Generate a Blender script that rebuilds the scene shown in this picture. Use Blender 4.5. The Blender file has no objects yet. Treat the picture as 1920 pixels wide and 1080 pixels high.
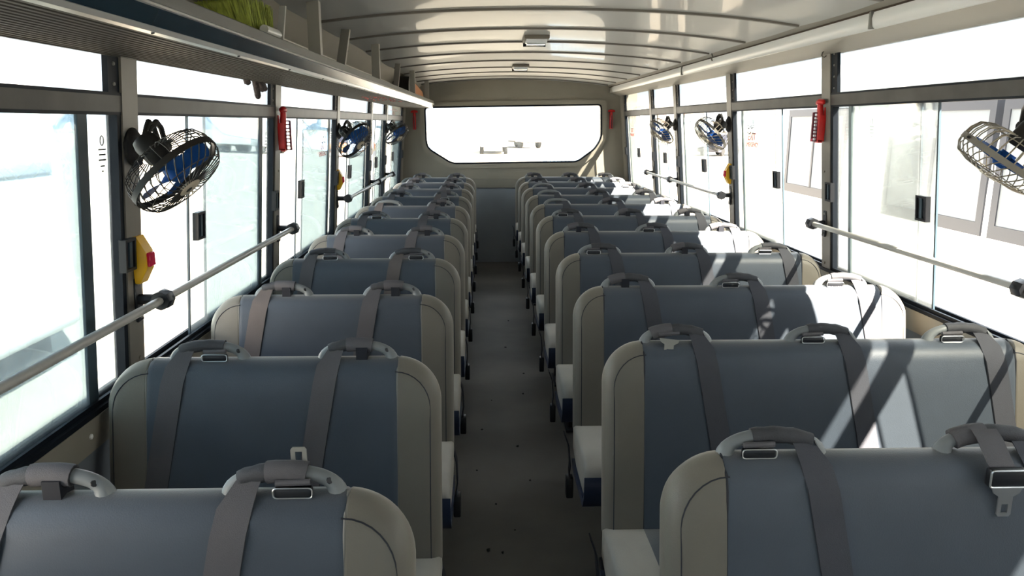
import bpy, bmesh, math, random
from mathutils import Vector, Matrix
random.seed(7)
scene = bpy.context.scene
COL = scene.collection
# ------------------------------------------------------------------ camera
F_PX, PITCH, YAW, ROLL, CAM_Z = 1400.0, 0.2178, 0.0336, 0.003, 1.5
cam_data = bpy.data.cameras.new('camera'); cam = bpy.data.objects.new('camera', cam_data); COL.objects.link(cam)
cam_data.sensor_width = 36.0; cam_data.lens = F_PX / 1920.0 * 36.0
cam_data.clip_start = 0.02; cam_data.clip_end = 1000
def _cam_axes():
    def to_world(X3, Y2, Z3):
        c, s = math.cos(ROLL), math.sin(ROLL); X = X3*c - Z3*s; Z2 = X3*s + Z3*c
        c, s = math.cos(PITCH), math.sin(PITCH); Y = Y2*c + Z2*s; Z = -Y2*s + Z2*c
        c, s = math.cos(YAW), math.sin(YAW); return Vector((X*c + Y*s, -X*s + Y*c, Z))
    return to_world(1, 0, 0), to_world(0, 1, 0), to_world(0, 0, 1)
_r, _f, _u = _cam_axes()
cam.matrix_world = Matrix(((_r.x, _u.x, -_f.x, 0), (_r.y, _u.y, -_f.y, 0), (_r.z, _u.z, -_f.z, CAM_Z), (0, 0, 0, 1)))
scene.camera = cam
# ------------------------------------------------------------------ sky, sun, exposure
world = bpy.data.worlds.new('hazy_sky'); scene.world = world; world.use_nodes = True
bg = world.node_tree.nodes['Background']; bg.inputs[0].default_value = (0.83, 0.92, 1.0, 1); bg.inputs[1].default_value = 0.6
sun_data = bpy.data.lights.new('sun', 'SUN'); sun_data.energy = 10.0; sun_data.angle = math.radians(0.6); sun_data.color = (1.0, 0.90, 0.76)
sun = bpy.data.objects.new('sun', sun_data); COL.objects.link(sun)
sun.rotation_euler = Vector((-0.6, 0.84, -1.0)).to_track_quat('-Z', 'Y').to_euler(); sun.location = (12, -16, 20)
scene.view_settings.view_transform = 'Standard'; scene.view_settings.look = 'None'
scene.view_settings.exposure = 3.0; scene.view_settings.gamma = 1.0; scene.view_settings.use_curve_mapping = False
scene.cycles.max_bounces = 12; scene.cycles.diffuse_bounces = 6; scene.cycles.glossy_bounces = 4
scene.cycles.transparent_max_bounces = 24; scene.cycles.caustics_reflective = False; scene.cycles.caustics_refractive = False
scene.cycles.sample_clamp_indirect = 6.0
# ------------------------------------------------------------------ materials
def lin(c):
    return tuple(((v/255)/12.92 if v/255 <= .04045 else ((v/255+.055)/1.055)**2.4) for v in c)
def mat(name, col, rough=.5, metal=0., vary=0., vscale=8., bump=0., bscale=200., spec=.28, coat=0., emit=None):
    m = bpy.data.materials.new(name); m.use_nodes = True; nt = m.node_tree; N = nt.nodes; b = N['Principled BSDF']
    c = tuple(col) + (1,)
    b.inputs['Base Color'].default_value = c; b.inputs['Roughness'].default_value = rough; b.inputs['Metallic'].default_value = metal
    b.inputs['Specular IOR Level'].default_value = spec; b.inputs['Coat Weight'].default_value = coat; b.inputs['Coat Roughness'].default_value = .05
    tc = N.new('ShaderNodeTexCoord')
    if vary:
        n = N.new('ShaderNodeTexNoise'); n.inputs['Scale'].default_value = vscale; n.inputs['Detail'].default_value = 5
        nt.links.new(tc.outputs['Object'], n.inputs['Vector'])
        r = N.new('ShaderNodeValToRGB'); r.color_ramp.elements[0].position = .3; r.color_ramp.elements[1].position = .72
        r.color_ramp.elements[0].color = tuple(v*(1-vary) for v in col) + (1,); r.color_ramp.elements[1].color = tuple(min(1, v*(1+vary)) for v in col) + (1,)
        nt.links.new(n.outputs['Fac'], r.inputs[0]); nt.links.new(r.outputs[0], b.inputs['Base Color'])
    if bump:
        n = N.new('ShaderNodeTexNoise'); n.inputs['Scale'].default_value = bscale; n.inputs['Detail'].default_value = 3
        nt.links.new(tc.outputs['Object'], n.inputs['Vector'])
        bp = N.new('ShaderNodeBump'); bp.inputs['Strength'].default_value = bump; bp.inputs['Distance'].default_value = .002
        nt.links.new(n.outputs['Fac'], bp.inputs['Height']); nt.links.new(bp.outputs[0], b.inputs['Normal'])
    if emit:
        b.inputs['Emission Color'].default_value = c; b.inputs['Emission Strength'].default_value = emit
    return m
def glass_mat(name, tint, dust=.04, refl=.5):
    m = bpy.data.materials.new(name); m.use_nodes = True; nt = m.node_tree; N = nt.nodes; N.clear()
    out = N.new('ShaderNodeOutputMaterial'); tr = N.new('ShaderNodeBsdfTransparent'); tr.inputs[0].default_value = tuple(tint) + (1,)
    gl = N.new('ShaderNodeBsdfGlossy'); gl.inputs['Roughness'].default_value = .02; gl.inputs[0].default_value = (1, 1, 1, 1)
    fr = N.new('ShaderNodeFresnel'); fr.inputs[0].default_value = 1.45
    mu = N.new('ShaderNodeMath'); mu.operation = 'MULTIPLY'; mu.inputs[1].default_value = refl; nt.links.new(fr.outputs[0], mu.inputs[0])
    mx = N.new('ShaderNodeMixShader'); nt.links.new(mu.outputs[0], mx.inputs[0]); nt.links.new(tr.outputs[0], mx.inputs[1]); nt.links.new(gl.outputs[0], mx.inputs[2])
    tl = N.new('ShaderNodeBsdfTranslucent'); tl.inputs[0].default_value = (.75, .8, .82, 1)
    tc = N.new('ShaderNodeTexCoord'); n = N.new('ShaderNodeTexNoise'); n.inputs['Scale'].default_value = 3; n.inputs['Detail'].default_value = 6
    nt.links.new(tc.outputs['Object'], n.inputs['Vector'])
    m2 = N.new('ShaderNodeMath'); m2.operation = 'MULTIPLY'; m2.inputs[1].default_value = dust*2; nt.links.new(n.outputs['Fac'], m2.inputs[0])
    mx2 = N.new('ShaderNodeMixShader'); nt.links.new(m2.outputs[0], mx2.inputs[0]); nt.links.new(mx.outputs[0], mx2.inputs[1]); nt.links.new(tl.outputs[0], mx2.inputs[2])
    nt.links.new(mx2.outputs[0], out.inputs[0]); return m
M = {}
M['blue'] = mat('blue_grey_vinyl', (.043, .056, .075), .45, vary=.12, vscale=5, bump=.18, bscale=420)
M['beige_vinyl'] = mat('beige_vinyl', (.120, .109, .090), .48, vary=.08, vscale=6, bump=.15, bscale=420)
M['cushion'] = mat('pale_beige_vinyl', (.33, .31, .275), .5, vary=.08, vscale=9, bump=.2, bscale=400)
M['navy'] = mat('navy_shell', (.022, .034, .068), .35)
M['piping'] = mat('piping', (.16, .155, .14), .5)
M['seam'] = mat('dark_stitching', (.02, .022, .028), .7)
M['handle'] = mat('grey_grab_handle', (.155, .165, .168), .38, vary=.1, vscale=20)
M['strap'] = mat('grey_webbing', (.085, .081, .087), .7, vary=.06, vscale=10, bump=.4, bscale=700)
M['strap_warm'] = mat('faded_webbing', (.115, .097, .092), .7, vary=.1, vscale=10, bump=.4, bscale=700)
M['strap_blue'] = mat('slate_webbing', (.050, .052, .062), .7, vary=.06, vscale=10, bump=.4, bscale=700)
M['rubrail'] = mat('pale_rub_rail', (.55, .56, .58), .5)
M['wrap'] = mat('dark_webbing_sleeve', (.042, .043, .048), .62, vary=.15, vscale=30, bump=.4, bscale=600)
M['black'] = mat('black_plastic', (.012, .013, .016), .4)
M['blackweb'] = mat('black_webbing', (.01, .011, .016), .6)
M['chrome'] = mat('buckle_steel', (.48, .49, .50), .32, metal=.9)
M['zinc'] = mat('zinc_plate', (.21, .205, .185), .55, metal=.1)
M['floor'] = mat('dusty_vinyl_floor', (.105, .096, .083), .55, vary=.28, vscale=2.2, bump=.1, bscale=90)
M['debris'] = mat('dark_grit', (.012, .012, .012), .9)
M['wallbeige'] = mat('beige_wall_panel', (.275, .252, .208), .5, vary=.06, vscale=3)
M['wallgrey'] = mat('grey_blue_side_panel', (.17, .19, .215), .55, vary=.1, vscale=4)
M['rearpanel'] = mat('grey_rear_panel', (.32, .345, .375), .5, vary=.08, vscale=3)
M['pillar'] = mat('grey_beige_pillar', (.165, .150, .127), .42, vary=.12, vscale=6)
M['trimgrey'] = mat('window_rail_grey', (.062, .059, .054), .45, vary=.2, vscale=9, spec=.2)
M['seal'] = mat('black_rubber_seal', (.008, .011, .016), .55, spec=.12)
M['stile'] = mat('blue_black_pane_stile', (.035, .055, .07), .45, spec=.2)
M['stile_pale'] = mat('pale_teal_pane_stile', (.17, .22, .235), .4)
M['glass_L'] = glass_mat('blue_tinted_pane', (.72, .785, .82), .04)
M['glass_R'] = glass_mat('dusty_pane', (.86, .87, .86), .05)
M['glass'] = M['glass_L']
M['glass_clear'] = glass_mat('fanlight_pane', (.66, .675, .675), .02)
M['glass_rear'] = glass_mat('dusty_rear_pane', (.86, .88, .89), .025)
M['railsteel'] = mat('painted_rail', (.36, .345, .315), .32, vary=.1, vscale=12)
M['ceil'] = mat('glossy_ceiling_panel', (.42, .425, .41), .45, vary=.03, vscale=2, bump=0, spec=.3, coat=.13)
M['rib'] = mat('ceiling_rib', (.15, .138, .12), .5)
M['cornice'] = mat('cornice_beige', (.44, .405, .345), .45, vary=.05, vscale=3)
M['cover'] = mat('white_light_cover', (.70, .69, .665), .3)
M['gap'] = mat('brown_gap', (.07, .05, .035), .8)
M['rackal'] = mat('rack_aluminium', (.052, .047, .041), .6, spec=.1, vary=.08, vscale=4)
M['fascia'] = mat('fascia_grey', (.13, .128, .12), .4)
M['diffuser'] = mat('tinted_light_cover', (.012, .026, .040), .2, spec=.12)
M['edge'] = mat('bright_edge_trim', (.42, .42, .41), .3, metal=.5)
M['strut'] = mat('aluminium_strut', (.34, .325, .29), .35, metal=.3)
M['red'] = mat('red_plastic', (.50, .012, .012), .33)
M['darkred'] = mat('dark_red_plastic', (.12, .006, .02), .4)
M['yellow'] = mat('yellow_plastic', (.66, .36, .012), .35)
M['button'] = mat('red_button', (.50, .01, .05), .25)
M['fanblack'] = mat('fan_black', (.022, .020, .018), .5, spec=.15)
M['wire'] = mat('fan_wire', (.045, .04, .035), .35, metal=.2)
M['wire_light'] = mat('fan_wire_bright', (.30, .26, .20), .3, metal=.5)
M['fanblue'] = mat('fan_blue', (.010, .065, .25), .55, spec=.12)
M['fanbeige'] = mat('fan_badge', (.50, .44, .34), .4)
M['bristle'] = mat('green_bristle', (.27, .31, .05), .6, vary=.55, vscale=26)
M['white'] = mat('white_plastic', (.62, .61, .57), .4)
M['glove'] = mat('glove_knit', (.075, .06, .058), .9, vary=.5, vscale=120, bump=.8, bscale=300)
M['caseblack'] = mat('case_black', (.016, .015, .014), .55)
M['caseorange'] = mat('case_orange', (.42, .14, .03), .5)
M['inkred'] = mat('red_ink', (.55, .04, .03), .5)
M['inkdark'] = mat('dark_ink', (.06, .06, .07), .5)
M['lampglass'] = mat('lamp_lens', (.80, .84, .88), .08, coat=1.)
M['sand'] = mat('sandy_yard', (.40, .35, .28), .9, vary=.08, vscale=.3)
M['buswhite'] = mat('white_bus_paint', (.80, .80, .79), .3)
M['busframe'] = mat('bus_window_frame', (.045, .047, .055), .45)
M['busglass'] = mat('bus_window_glass', (.19, .205, .215), .5)
M['tyre'] = mat('tyre', (.02, .02, .02), .8)
M['skirt'] = mat('dark_chassis', (.04, .04, .045), .6)
M['carbrown'] = mat('rust_paint', (.42, .16, .07), .35)
M['cardark'] = mat('dark_paint', (.035, .04, .06), .25)
M['trucktan'] = mat('tan_paint', (.50, .42, .38), .5)
M['contblue'] = mat('pale_blue_steel', (.36, .50, .66), .5)
M['windscreen'] = mat('windscreen_glass', (.22, .34, .46), .1)
M['render'] = mat('pale_building_render', (.66, .66, .64), .8)
M['shade'] = mat('dark_doorway', (.06, .08, .11), .7)
M['outer'] = mat('outer_skin', (.75, .75, .74), .4)
for _k in ('blue', 'beige_vinyl', 'cushion'):
    _b = M[_k].node_tree.nodes['Principled BSDF']; _b.inputs['Sheen Weight'].default_value = .4; _b.inputs['Sheen Roughness'].default_value = .5; _b.inputs['Sheen Tint'].default_value = (.9, .82, .7, 1)
# ------------------------------------------------------------------ mesh helpers
class MB:
    def __init__(s, off=(0, 0, 0)):
        s.v = []; s.f = []; s.off = Vector(off)
    def add(s, vs, fs):
        b = len(s.v); s.v += [tuple(Vector(p) - s.off) for p in vs]; s.f += [tuple(b + i for i in f) for f in fs]; return s
    def hexa(s, p):
        return s.add(p, [(0, 3, 2, 1), (4, 5, 6, 7), (0, 1, 5, 4), (1, 2, 6, 5), (2, 3, 7, 6), (3, 0, 4, 7)])
    def box(s, x0, x1, y0, y1, z0, z1):
        return s.hexa([(x0, y0, z0), (x1, y0, z0), (x1, y1, z0), (x0, y1, z0), (x0, y0, z1), (x1, y0, z1), (x1, y1, z1), (x0, y1, z1)])
    def cbox(s, c, size, bev=.004, seg=2, R=None):
        bm = bmesh.new(); bmesh.ops.create_cube(bm, size=1)
        for v in bm.verts: v.co = Vector((v.co.x*size[0], v.co.y*size[1], v.co.z*size[2]))
        bmesh.ops.bevel(bm, geom=bm.edges[:] + bm.verts[:], offset=bev, segments=seg, affect='EDGES', profile=.5)
        bm.verts.index_update(); c = Vector(c)
        vs = [((R @ v.co) if R else v.co) + c for v in bm.verts]; fs = [[v.index for v in f.verts] for f in bm.faces]; bm.free()
        return s.add(vs, fs)
    def loft(s, rings, cap=True, closed_ring=True, loop=False):
        n = len(rings[0]); vs = [p for r in rings for p in r]; fs = []
        K = len(rings)
        for i in range(K if loop else K-1):
            a, b = i*n, ((i+1) % K)*n
            for j in range(n if closed_ring else n-1):
                k = (j+1) % n; fs.append((a+j, a+k, b+k, b+j))
        if cap and closed_ring and not loop:
            fs.append(tuple(range(n-1, -1, -1))); fs.append(tuple((K-1)*n + j for j in range(n)))
        return s.add(vs, fs)
    def tube(s, path, r, n=8, loop=False, cap=True):
        P = [Vector(p) for p in path]; K = len(P); rr = r if isinstance(r, (list, tuple)) else [r]*K; rings = []
        up = None
        for i in range(K):
            t = (P[(i+1) % K] - P[i-1]) if loop else (P[min(i+1, K-1)] - P[max(i-1, 0)])
            t.normalize()
            if up is None:
                up = Vector((0, 0, 1)) if abs(t.z) < .9 else Vector((1, 0, 0))
            a = t.cross(up)
            if a.length < 1e-6: a = t.orthogonal()
            a.normalize(); b = a.cross(t); up = b
            rings.append([P[i] + (a*math.cos(q) + b*math.sin(q))*rr[i] for q in (2*math.pi*j/n for j in range(n))])
        return s.loft(rings, cap, True, loop)
    def lathe(s, prof, c=(0, 0, 0), axis=(0, 0, 1), n=20, cap=True):
        a = Vector(axis).normalized(); u = a.orthogonal().normalized(); w = a.cross(u); c = Vector(c)
        return s.loft([[c + a*h + (u*math.cos(q) + w*math.sin(q))*max(r, 1e-5) for q in (2*math.pi*j/n for j in range(n))] for r, h in prof], cap)
    def prism(s, poly, f0, f1):          # poly of 2d points, f(p) -> 3d point
        return s.loft([[f0(p) for p in poly], [f1(p) for p in poly]])
    def mesh(s, name, m, angle=38):
        me = bpy.data.meshes.new(name); me.from_pydata(s.v, [], s.f)
        bm = bmesh.new(); bm.from_mesh(me); bmesh.ops.recalc_face_normals(bm, faces=bm.faces[:]); bm.to_mesh(me); bm.free()
        for p in me.polygons: p.use_smooth = True
        me.set_sharp_from_angle(angle=math.radians(angle)); me.materials.append(m); return me
    def build(s, name, m, parent=None, loc=(0, 0, 0), angle=38):
        return link(name, s.mesh(name, m, angle), parent, loc)
def link(name, me, parent=None, loc=(0, 0, 0)):
    o = bpy.data.objects.new(name, me); COL.objects.link(o); o.location = loc
    if parent: o.parent = parent
    return o
def tag(o, label=None, cat=None, group=None, kind=None):
    if label: o['label'] = label
    if cat: o['category'] = cat
    if group: o['group'] = group
    if kind: o['kind'] = kind
    return o
def thing(name, label, cat, loc, group=None):
    o = bpy.data.objects.new(name, None); COL.objects.link(o); o.location = loc; o.empty_display_size = .1
    return tag(o, label, cat, group)
def struct(name, loc=(0, 0, 0), label=None):
    o = bpy.data.objects.new(name, None); COL.objects.link(o); o.location = loc
    return tag(o, label, None, None, 'structure')
def text_mesh(txt, size, m):
    cu = bpy.data.curves.new('lettering', 'FONT'); cu.body = txt; cu.size = size; cu.align_x = 'CENTER'; cu.extrude = .0004
    o = bpy.data.objects.new('lettering', cu); me = bpy.data.meshes.new_from_object(o); me.materials.clear(); me.materials.append(m)
    bpy.data.objects.remove(o); return me
PI = math.pi
# ------------------------------------------------------------------ shell dimensions
Y_FRONT, Y_REAR = -1.75, 8.14
ROOF_EDGE_L, ROOF_EDGE_R = -0.66, 1.24
PILLARS = [-.76, .56, 1.88, 3.19, 4.48, 5.77, 6.64, 7.94]
PW = .040                                                         # half pillar width
SIDE = {'L': dict(sill=.838, tr0=1.522, tr1=1.560, top=1.665, rail=1.057),
        'R': dict(sill=.868, tr0=1.575, tr1=1.618, top=1.787, rail=1.075)}
def wx(side, z):
    return (-.912 + (z-.9)*.075) if side == 'L' else (1.497 - (z-.9)*.095)
def wp(side, y, z, off=0.):                                       # off > 0 is into the bus
    return (wx(side, z) + off, y, z) if side == 'L' else (wx(side, z) - off, y, z)
def wbox(mb, side, y0, y1, z0, z1, o0, o1):
    return mb.hexa([wp(side, y0, z0, o0), wp(side, y0, z0, o1), wp(side, y1, z0, o1), wp(side, y1, z0, o0),
                    wp(side, y0, z1, o0), wp(side, y0, z1, o1), wp(side, y1, z1, o1), wp(side, y1, z1, o0)])
# ------------------------------------------------------------------ floor
fl = MB().box(-.95, 1.55, Y_FRONT, 8.2, -.08, 0).build('floor', M['floor']); tag(fl, 'dusty dark grey vinyl floor of the bus aisle', kind='structure')
for (x, y, r) in [(.03, 2.75, .006), (.18, 2.95, .005), (.14, 3.3, .009), (-.03, 3.5, .006), (.0, 2.42, .008), (.05, 2.4, .006), (.2, 4.0, .007),
                  (.12, 4.9, .009), (.22, 4.35, .008), (.02, 3.9, .005), (.16, 5.6, .009), (-.05, 3.05, .004), (.1, 2.55, .004)]:
    n = 7; ring = [(x + r*random.uniform(.6, 1.3)*math.cos(2*PI*k/n), y + r*1.6*random.uniform(.6, 1.2)*math.sin(2*PI*k/n), .0) for k in range(n)]
    MB().loft([ring, [(x+(p[0]-x)*.5, y+(p[1]-y)*.5, .003) for p in ring]]).build('grit', M['debris'], fl)
# ------------------------------------------------------------------ side walls, pillars, windows
win_n = 0
def latch(parent, side, y, z, w=.050, h=.080, inner=.0):
    mb = MB()
    wbox(mb, side, y-w/2, y+w/2, z-h/2, z+h/2, inner, inner+.011)
    for a0, a1, c0, c1 in ((-w/2, w/2, h/2-.007, h/2), (-w/2, w/2, -h/2, -h/2+.007), (-w/2, -w/2+.007, -h/2+.007, h/2-.007), (w/2-.007, w/2, -h/2+.007, h/2-.007)):
        wbox(mb, side, y+a0, y+a1, z+c0, z+c1, inner+.011, inner+.017)
    o = mb.build('latch', M['black'], parent)
    g = MB(); wbox(g, side, y-.004, y+.010, z-h/2+.009, z+h/2-.009, inner+.010, inner+.0155); g.build('grip', M['stile'], o)
    return o
for side, nm in (('L', 'left'), ('R', 'right')):
    S = SIDE[side]; sg = -1 if side == 'L' else 1
    wall = MB(); wbox(wall, side, Y_FRONT, 8.2, -.3, S['sill']-.005, -.07, -.002)
    wall = wall.build('wall_'+nm, M['outer']); tag(wall, 'side wall of the bus under the %s-hand windows' % nm, kind='structure')
    m = MB(); wbox(m, side, Y_FRONT, 8.14, .0, S['sill']-.075, -.003, .006); m.build('lower_panel', M['wallgrey'], wall)
    m = MB(); wbox(m, side, Y_FRONT, 8.14, S['sill']-.080, S['sill']-.003, -.003, .014); m.build('sill_strip', M['wallbeige'], wall)
    for y in (.9, 1.35, 1.62, 2.2, 2.6, 3.0, 3.6, 4.2):
        MB().lathe([(.007, 0), (.006, .003), (.002, .005)], wp(side, y, S['sill']-.04, .014), (-sg, 0, 0), 8).build('screw', M['cover'], wall)
    m = MB(); wbox(m, side, Y_FRONT, 8.14, S['sill']-.006, S['sill']+.010, -.04, .012); wbox(m, side, Y_FRONT, 8.14, S['sill']+.010, S['sill']+.026, -.034, -.024); wbox(m, side, Y_FRONT, 8.14, S['sill']+.010, S['sill']+.022, -.006, .002)
    m.build('window_track', M['seal'], wall)
    for i, y in enumerate(PILLARS):
        m = MB(); wbox(m, side, y-PW, y+PW, S['sill']-.01, 1.80, -.026, .006); m.build('pillar', M['pillar'], wall)
        m = MB(); wbox(m, side, y-PW-.019, y-PW-.0005, S['sill']+.01, S['tr0'], -.024, .002); m.build('rubber_strip', M['seal'], wall)
        for z in (.90, 1.30):
            MB().lathe([(.006, 0), (.005, .003), (.001, .004)], wp(side, y+.012, z, .006), (-sg, 0, 0), 8).build('rivet', M['pillar'], wall)
    for a_, b_ in ((Y_FRONT, -.79), (7.97, 8.18)):  # front pair is unseen, filled in solid to cut light from the front
        m = MB(); wbox(m, side, a_, b_, S['sill']-.01, 1.80, -.06, .003); m.build('corner_panel', M['wallbeige'], wall)
    # roof side above the windows
    m = MB(); wbox(m, side, Y_FRONT, 8.2, S['top'], 2.06, -.07, -.003); m.build('header', M['outer'], wall)
    for i in range(len(PILLARS)-1):
        ya, yb = PILLARS[i]+PW, PILLARS[i+1]-PW; mid = (ya+yb)/2 - (.27 if side == 'L' else .13)*(1 if i < 5 else .6); gap2 = .165 if side == 'L' else .115; win_n += 1
        w = struct('window_%d' % win_n, (0, 0, 0), 'sliding side window, %s-hand side' % nm)
        t = MB(); wbox(t, side, ya, yb, S['tr0'], S['tr1'], -.03, .004); t.build('transom', M['trimgrey'], w)
        t = MB(); wbox(t, side, ya, yb, S['tr1']-.001, S['tr1']+.006, -.028, .0045); wbox(t, side, ya, yb, S['tr0']-.007, S['tr0']+.001, -.028, .003); t.build('transom_seal', M['seal'], w)
        t = MB(); wbox(t, side, ya, yb, S['tr1']+.006, S['top']+.01, -.018, -.014); t.build('upper_pane', M['glass_clear'], w)
        # riveted black channel at the rear end of the fanlight
        t = MB(); wbox(t, side, yb-.052, yb, S['tr1']+.006, S['top']+.01, -.013, .0); ch = t.build('channel', M['seal'], w)
        for k in range(4):
            MB().lathe([(.005, 0), (.004, .003)], wp(side, yb-.026, S['tr1']+.025+k*.045, 0), (-sg, 0, 0), 8).build('rivet', M['zinc'], ch)
        # the two sliding panes, both pushed towards the rear
        z0, z1 = S['sill']+.010, S['tr0']
        p = MB(); wbox(p, side, mid+gap2, yb-.004, z0, z1, -.022, -.018); pa = p.build('sliding_pane', M['glass_'+side], w)
        p = MB(); wbox(p, side, mid+gap2-.004, mid+gap2+.004, z0, z1, -.023, -.017); p.build('pane_edge', M['stile'], pa)
        p = MB(); wbox(p, side, mid, yb-.14, z0, z1, -.012, -.008); pb = p.build('sliding_pane', M['glass_'+side], w)
        p = MB(); wbox(p, side, mid-.004, mid+.004, z0, z1, -.013, -.007); p.build('pane_edge', M['stile'], pb)
        p = MB(); wbox(p, side, yb-(.178 if side == 'L' else .160), yb-.138, z0, z1, -.0135, -.0065); p.build('pane_stile', M['stile' if side == 'L' else 'stile_pale'], pb)
        zl = 1.187 if side == 'L' else 1.222
        latch(w, side, mid+.06, zl, .062, .085, -.0075); latch(w, side, yb-.008, zl-.006, .055, .080, .003)
        if i == 3 or (i == 6 and side == 'R'):
            # red emergency exit sticker on the glass
            R3 = Matrix(((0, 0, 1), (1, 0, 0), (0, 1, 0))) if side == 'L' else Matrix(((0, 0, -1), (-1, 0, 0), (0, 1, 0)))
            for txt, sz, zz in (('EXIT', .056, z1-.165), ('EMERGENCY', .034, z1-.200)):
                o = link('lettering', text_mesh(txt, sz, M['inkred']), pb, wp(side, yb-.30, zz, -.0068)); o.rotation_euler = R3.to_euler()
            mk = MB()
            for (dy, dz, l) in ((-.03, .0, .016), (-.005, .006, .012), (.02, -.001, .02), (-.045, -.028, .02), (-.012, -.024, .014), (.012, -.03, .016), (.036, -.024, .012), (-.02, .012, .006), (.03, .013, .006)):
                wbox(mk, side, yb-.275+dy-l/2, yb-.275+dy+l/2, z1-.10+dz-.0035, z1-.10+dz+.0035, -.0078, -.0072)
            mk.build('lettering', M['inkdark'], pb)
        mk = MB()                                                 # etched maker's mark: a small ring over short lines
        yc = yb-.055 if side == 'L' else yb-.30
        for dz, l in ((.0, .035), (-.012, .03), (-.024, .034), (-.038, .02), (-.050, .008)):
            wbox(mk, side, yc-l/2, yc+l/2, z1-.085+dz-.0018, z1-.085+dz+.0018, -.0178, -.0174)
        mk.tube([wp(side, yc+.008*math.cos(2*PI*k/10), z1-.065+.011*math.sin(2*PI*k/10), -.0176) for k in range(10)], .0014, 4, loop=True)
        mk.build('glass_mark', M['inkdark'], pa)
# ------------------------------------------------------------------ rear wall with window
HEX = [(-.650, 1.655), (1.213, 1.690), (1.222, 1.36), (1.200, 1.300), (1.15, 1.225), (1.00, 1.115), (.95, 1.094), (-.345, 1.074), (-.40, 1.09), (-.60, 1.215), (-.633, 1.255), (-.645, 1.32)]
def round_poly(P, r, n=4):
    out = []; K = len(P)
    for i in range(K):
        p, a, b = Vector(P[i]), Vector(P[i-1]), Vector(P[(i+1) % K])
        d1, d2 = (a-p), (b-p); l = min(r, d1.length*.4, d2.length*.4); s, e = p+d1.normalized()*l, p+d2.normalized()*l
        for k in range(n+1):
            t = k/n; out.append(tuple(s*(1-t)**2 + p*2*t*(1-t) + e*t*t))
    return out
HEXR = round_poly(HEX, .04)
def scale_poly(P, d):
    c = Vector((.285, 1.38)); out = []
    for p in P:
        v = Vector(p)-c; out.append((c.x + v.x*(1+d/.93), c.y + v.y*(1+d/.30)))
    return out
OUTER = [(-1.0, .0), (1.6, .0), (1.6, 2.06), (-1.0, 2.06)]
def holed(name, outer, inner, y0, y1, m, parent=None):
    bm = bmesh.new()
    def loop(P):
        vs = [bm.verts.new((p[0], y0, p[1])) for p in P]; return [bm.edges.new((vs[i], vs[(i+1) % len(vs)])) for i in range(len(vs))]
    es = loop(outer) + loop(inner)
    bmesh.ops.triangle_fill(bm, edges=es, use_beauty=True, use_dissolve=False)
    r = bmesh.ops.extrude_face_region(bm, geom=bm.faces[:])
    for v in r['geom']:
        if isinstance(v, bmesh.types.BMVert): v.co.y = y1
    bmesh.ops.recalc_face_normals(bm, faces=bm.faces[:])
    me = bpy.data.meshes.new(name); bm.to_mesh(me); bm.free(); me.materials.append(m)
    return link(name, me, parent)
rear = holed('wall_rear', OUTER, HEXR, 8.14, 8.22, M['wallbeige']); tag(rear, 'beige rear wall of the bus around the back window', kind='structure')
holed('window_surround', round_poly(scale_poly(HEX, .055), .05), HEXR, 8.105, 8.141, M['wallbeige'], rear)
MB().box(-.9, 1.5, 8.095, 8.14, .815, .905).build('ledge', M['wallbeige'], rear)
MB().box(-.9, 1.5, 8.11, 8.14, .0, .812).build('lower_panel', M['rearpanel'], rear)
win_n += 1
w = struct('window_%d' % win_n, (0, 0, 0), 'wide rear window with cut-off lower corners')
MB().loft([[(p[0], 8.165, p[1]) for p in HEXR], [(p[0], 8.172, p[1]) for p in HEXR]]).build('pane', M['glass_rear'], w)
MB().tube([(p[0], 8.105, p[1]) for p in HEXR], .009, 8, loop=True).build('seal', M['seal'], w)
# front end behind the camera; unseen, with windscreen opening shrunk to dim the seats
FR = [(-.74, .98), (1.32, .98), (1.28, 1.62), (-.70, 1.62)]
front = holed('wall_front', OUTER, round_poly(FR, .1), Y_FRONT-.08, Y_FRONT, M['wallbeige']); tag(front, 'unseen front end of the bus around a windscreen shrunk to dim the interior', kind='structure')
win_n += 1; w = struct('window_%d' % win_n, (0, 0, 0), 'unseen windscreen at the front of the bus, made small to dim the interior')
MB().loft([[(p[0], Y_FRONT-.05, p[1]) for p in round_poly(FR, .1)], [(p[0], Y_FRONT-.043, p[1]) for p in round_poly(FR, .1)]]).build('pane', M['glass'], w)
# ------------------------------------------------------------------ ceiling
RIBS = [-1.42, -.775, -.13, .515, 1.16, 1.805, 2.45, 3.10, 3.73, 4.33, 4.96, 5.61, 6.26, 6.84, 7.42, 7.9]
def cz(x):
    t = (x - .29)/.95; return 1.942 - .047*t*t - .010*t**4
ceil = MB().box(-1.0, 1.6, Y_FRONT-.05, 8.2, 2.0, 2.06).build('ceiling', M['outer']); tag(ceil, 'glossy cream ceiling of curved panels between thin ribs', kind='structure')
def panel(y0, y1, k):
    nx, ny = 36, 8; rnd = random.Random(k*13+5)
    ph = [rnd.uniform(0, 6.28) for _ in range(4)]
    g = []
    for j in range(ny+1):
        row = []
        v = j/ny; y = y0 + (y1-y0)*v
        for i in range(nx+1):
            x = ROOF_EDGE_L-.02 + (ROOF_EDGE_R+.04-ROOF_EDGE_L)*i/nx
            sag = .0035*math.sin(PI*v)*(math.sin(x*3.1+ph[0]) + .6*math.sin(x*6.3+ph[1]))
            row.append((x, y, cz(x) - sag*.8 - .002*math.sin(PI*v)))
        g.append(row)
    return MB().loft(g, cap=False, closed_ring=False).build('panel', M['ceil'], ceil, angle=60)
for k in range(len(RIBS)-1): panel(RIBS[k], RIBS[k+1], k)
panel(RIBS[-1], 8.14, 40); panel(Y_FRONT, RIBS[0], 41)
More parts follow.
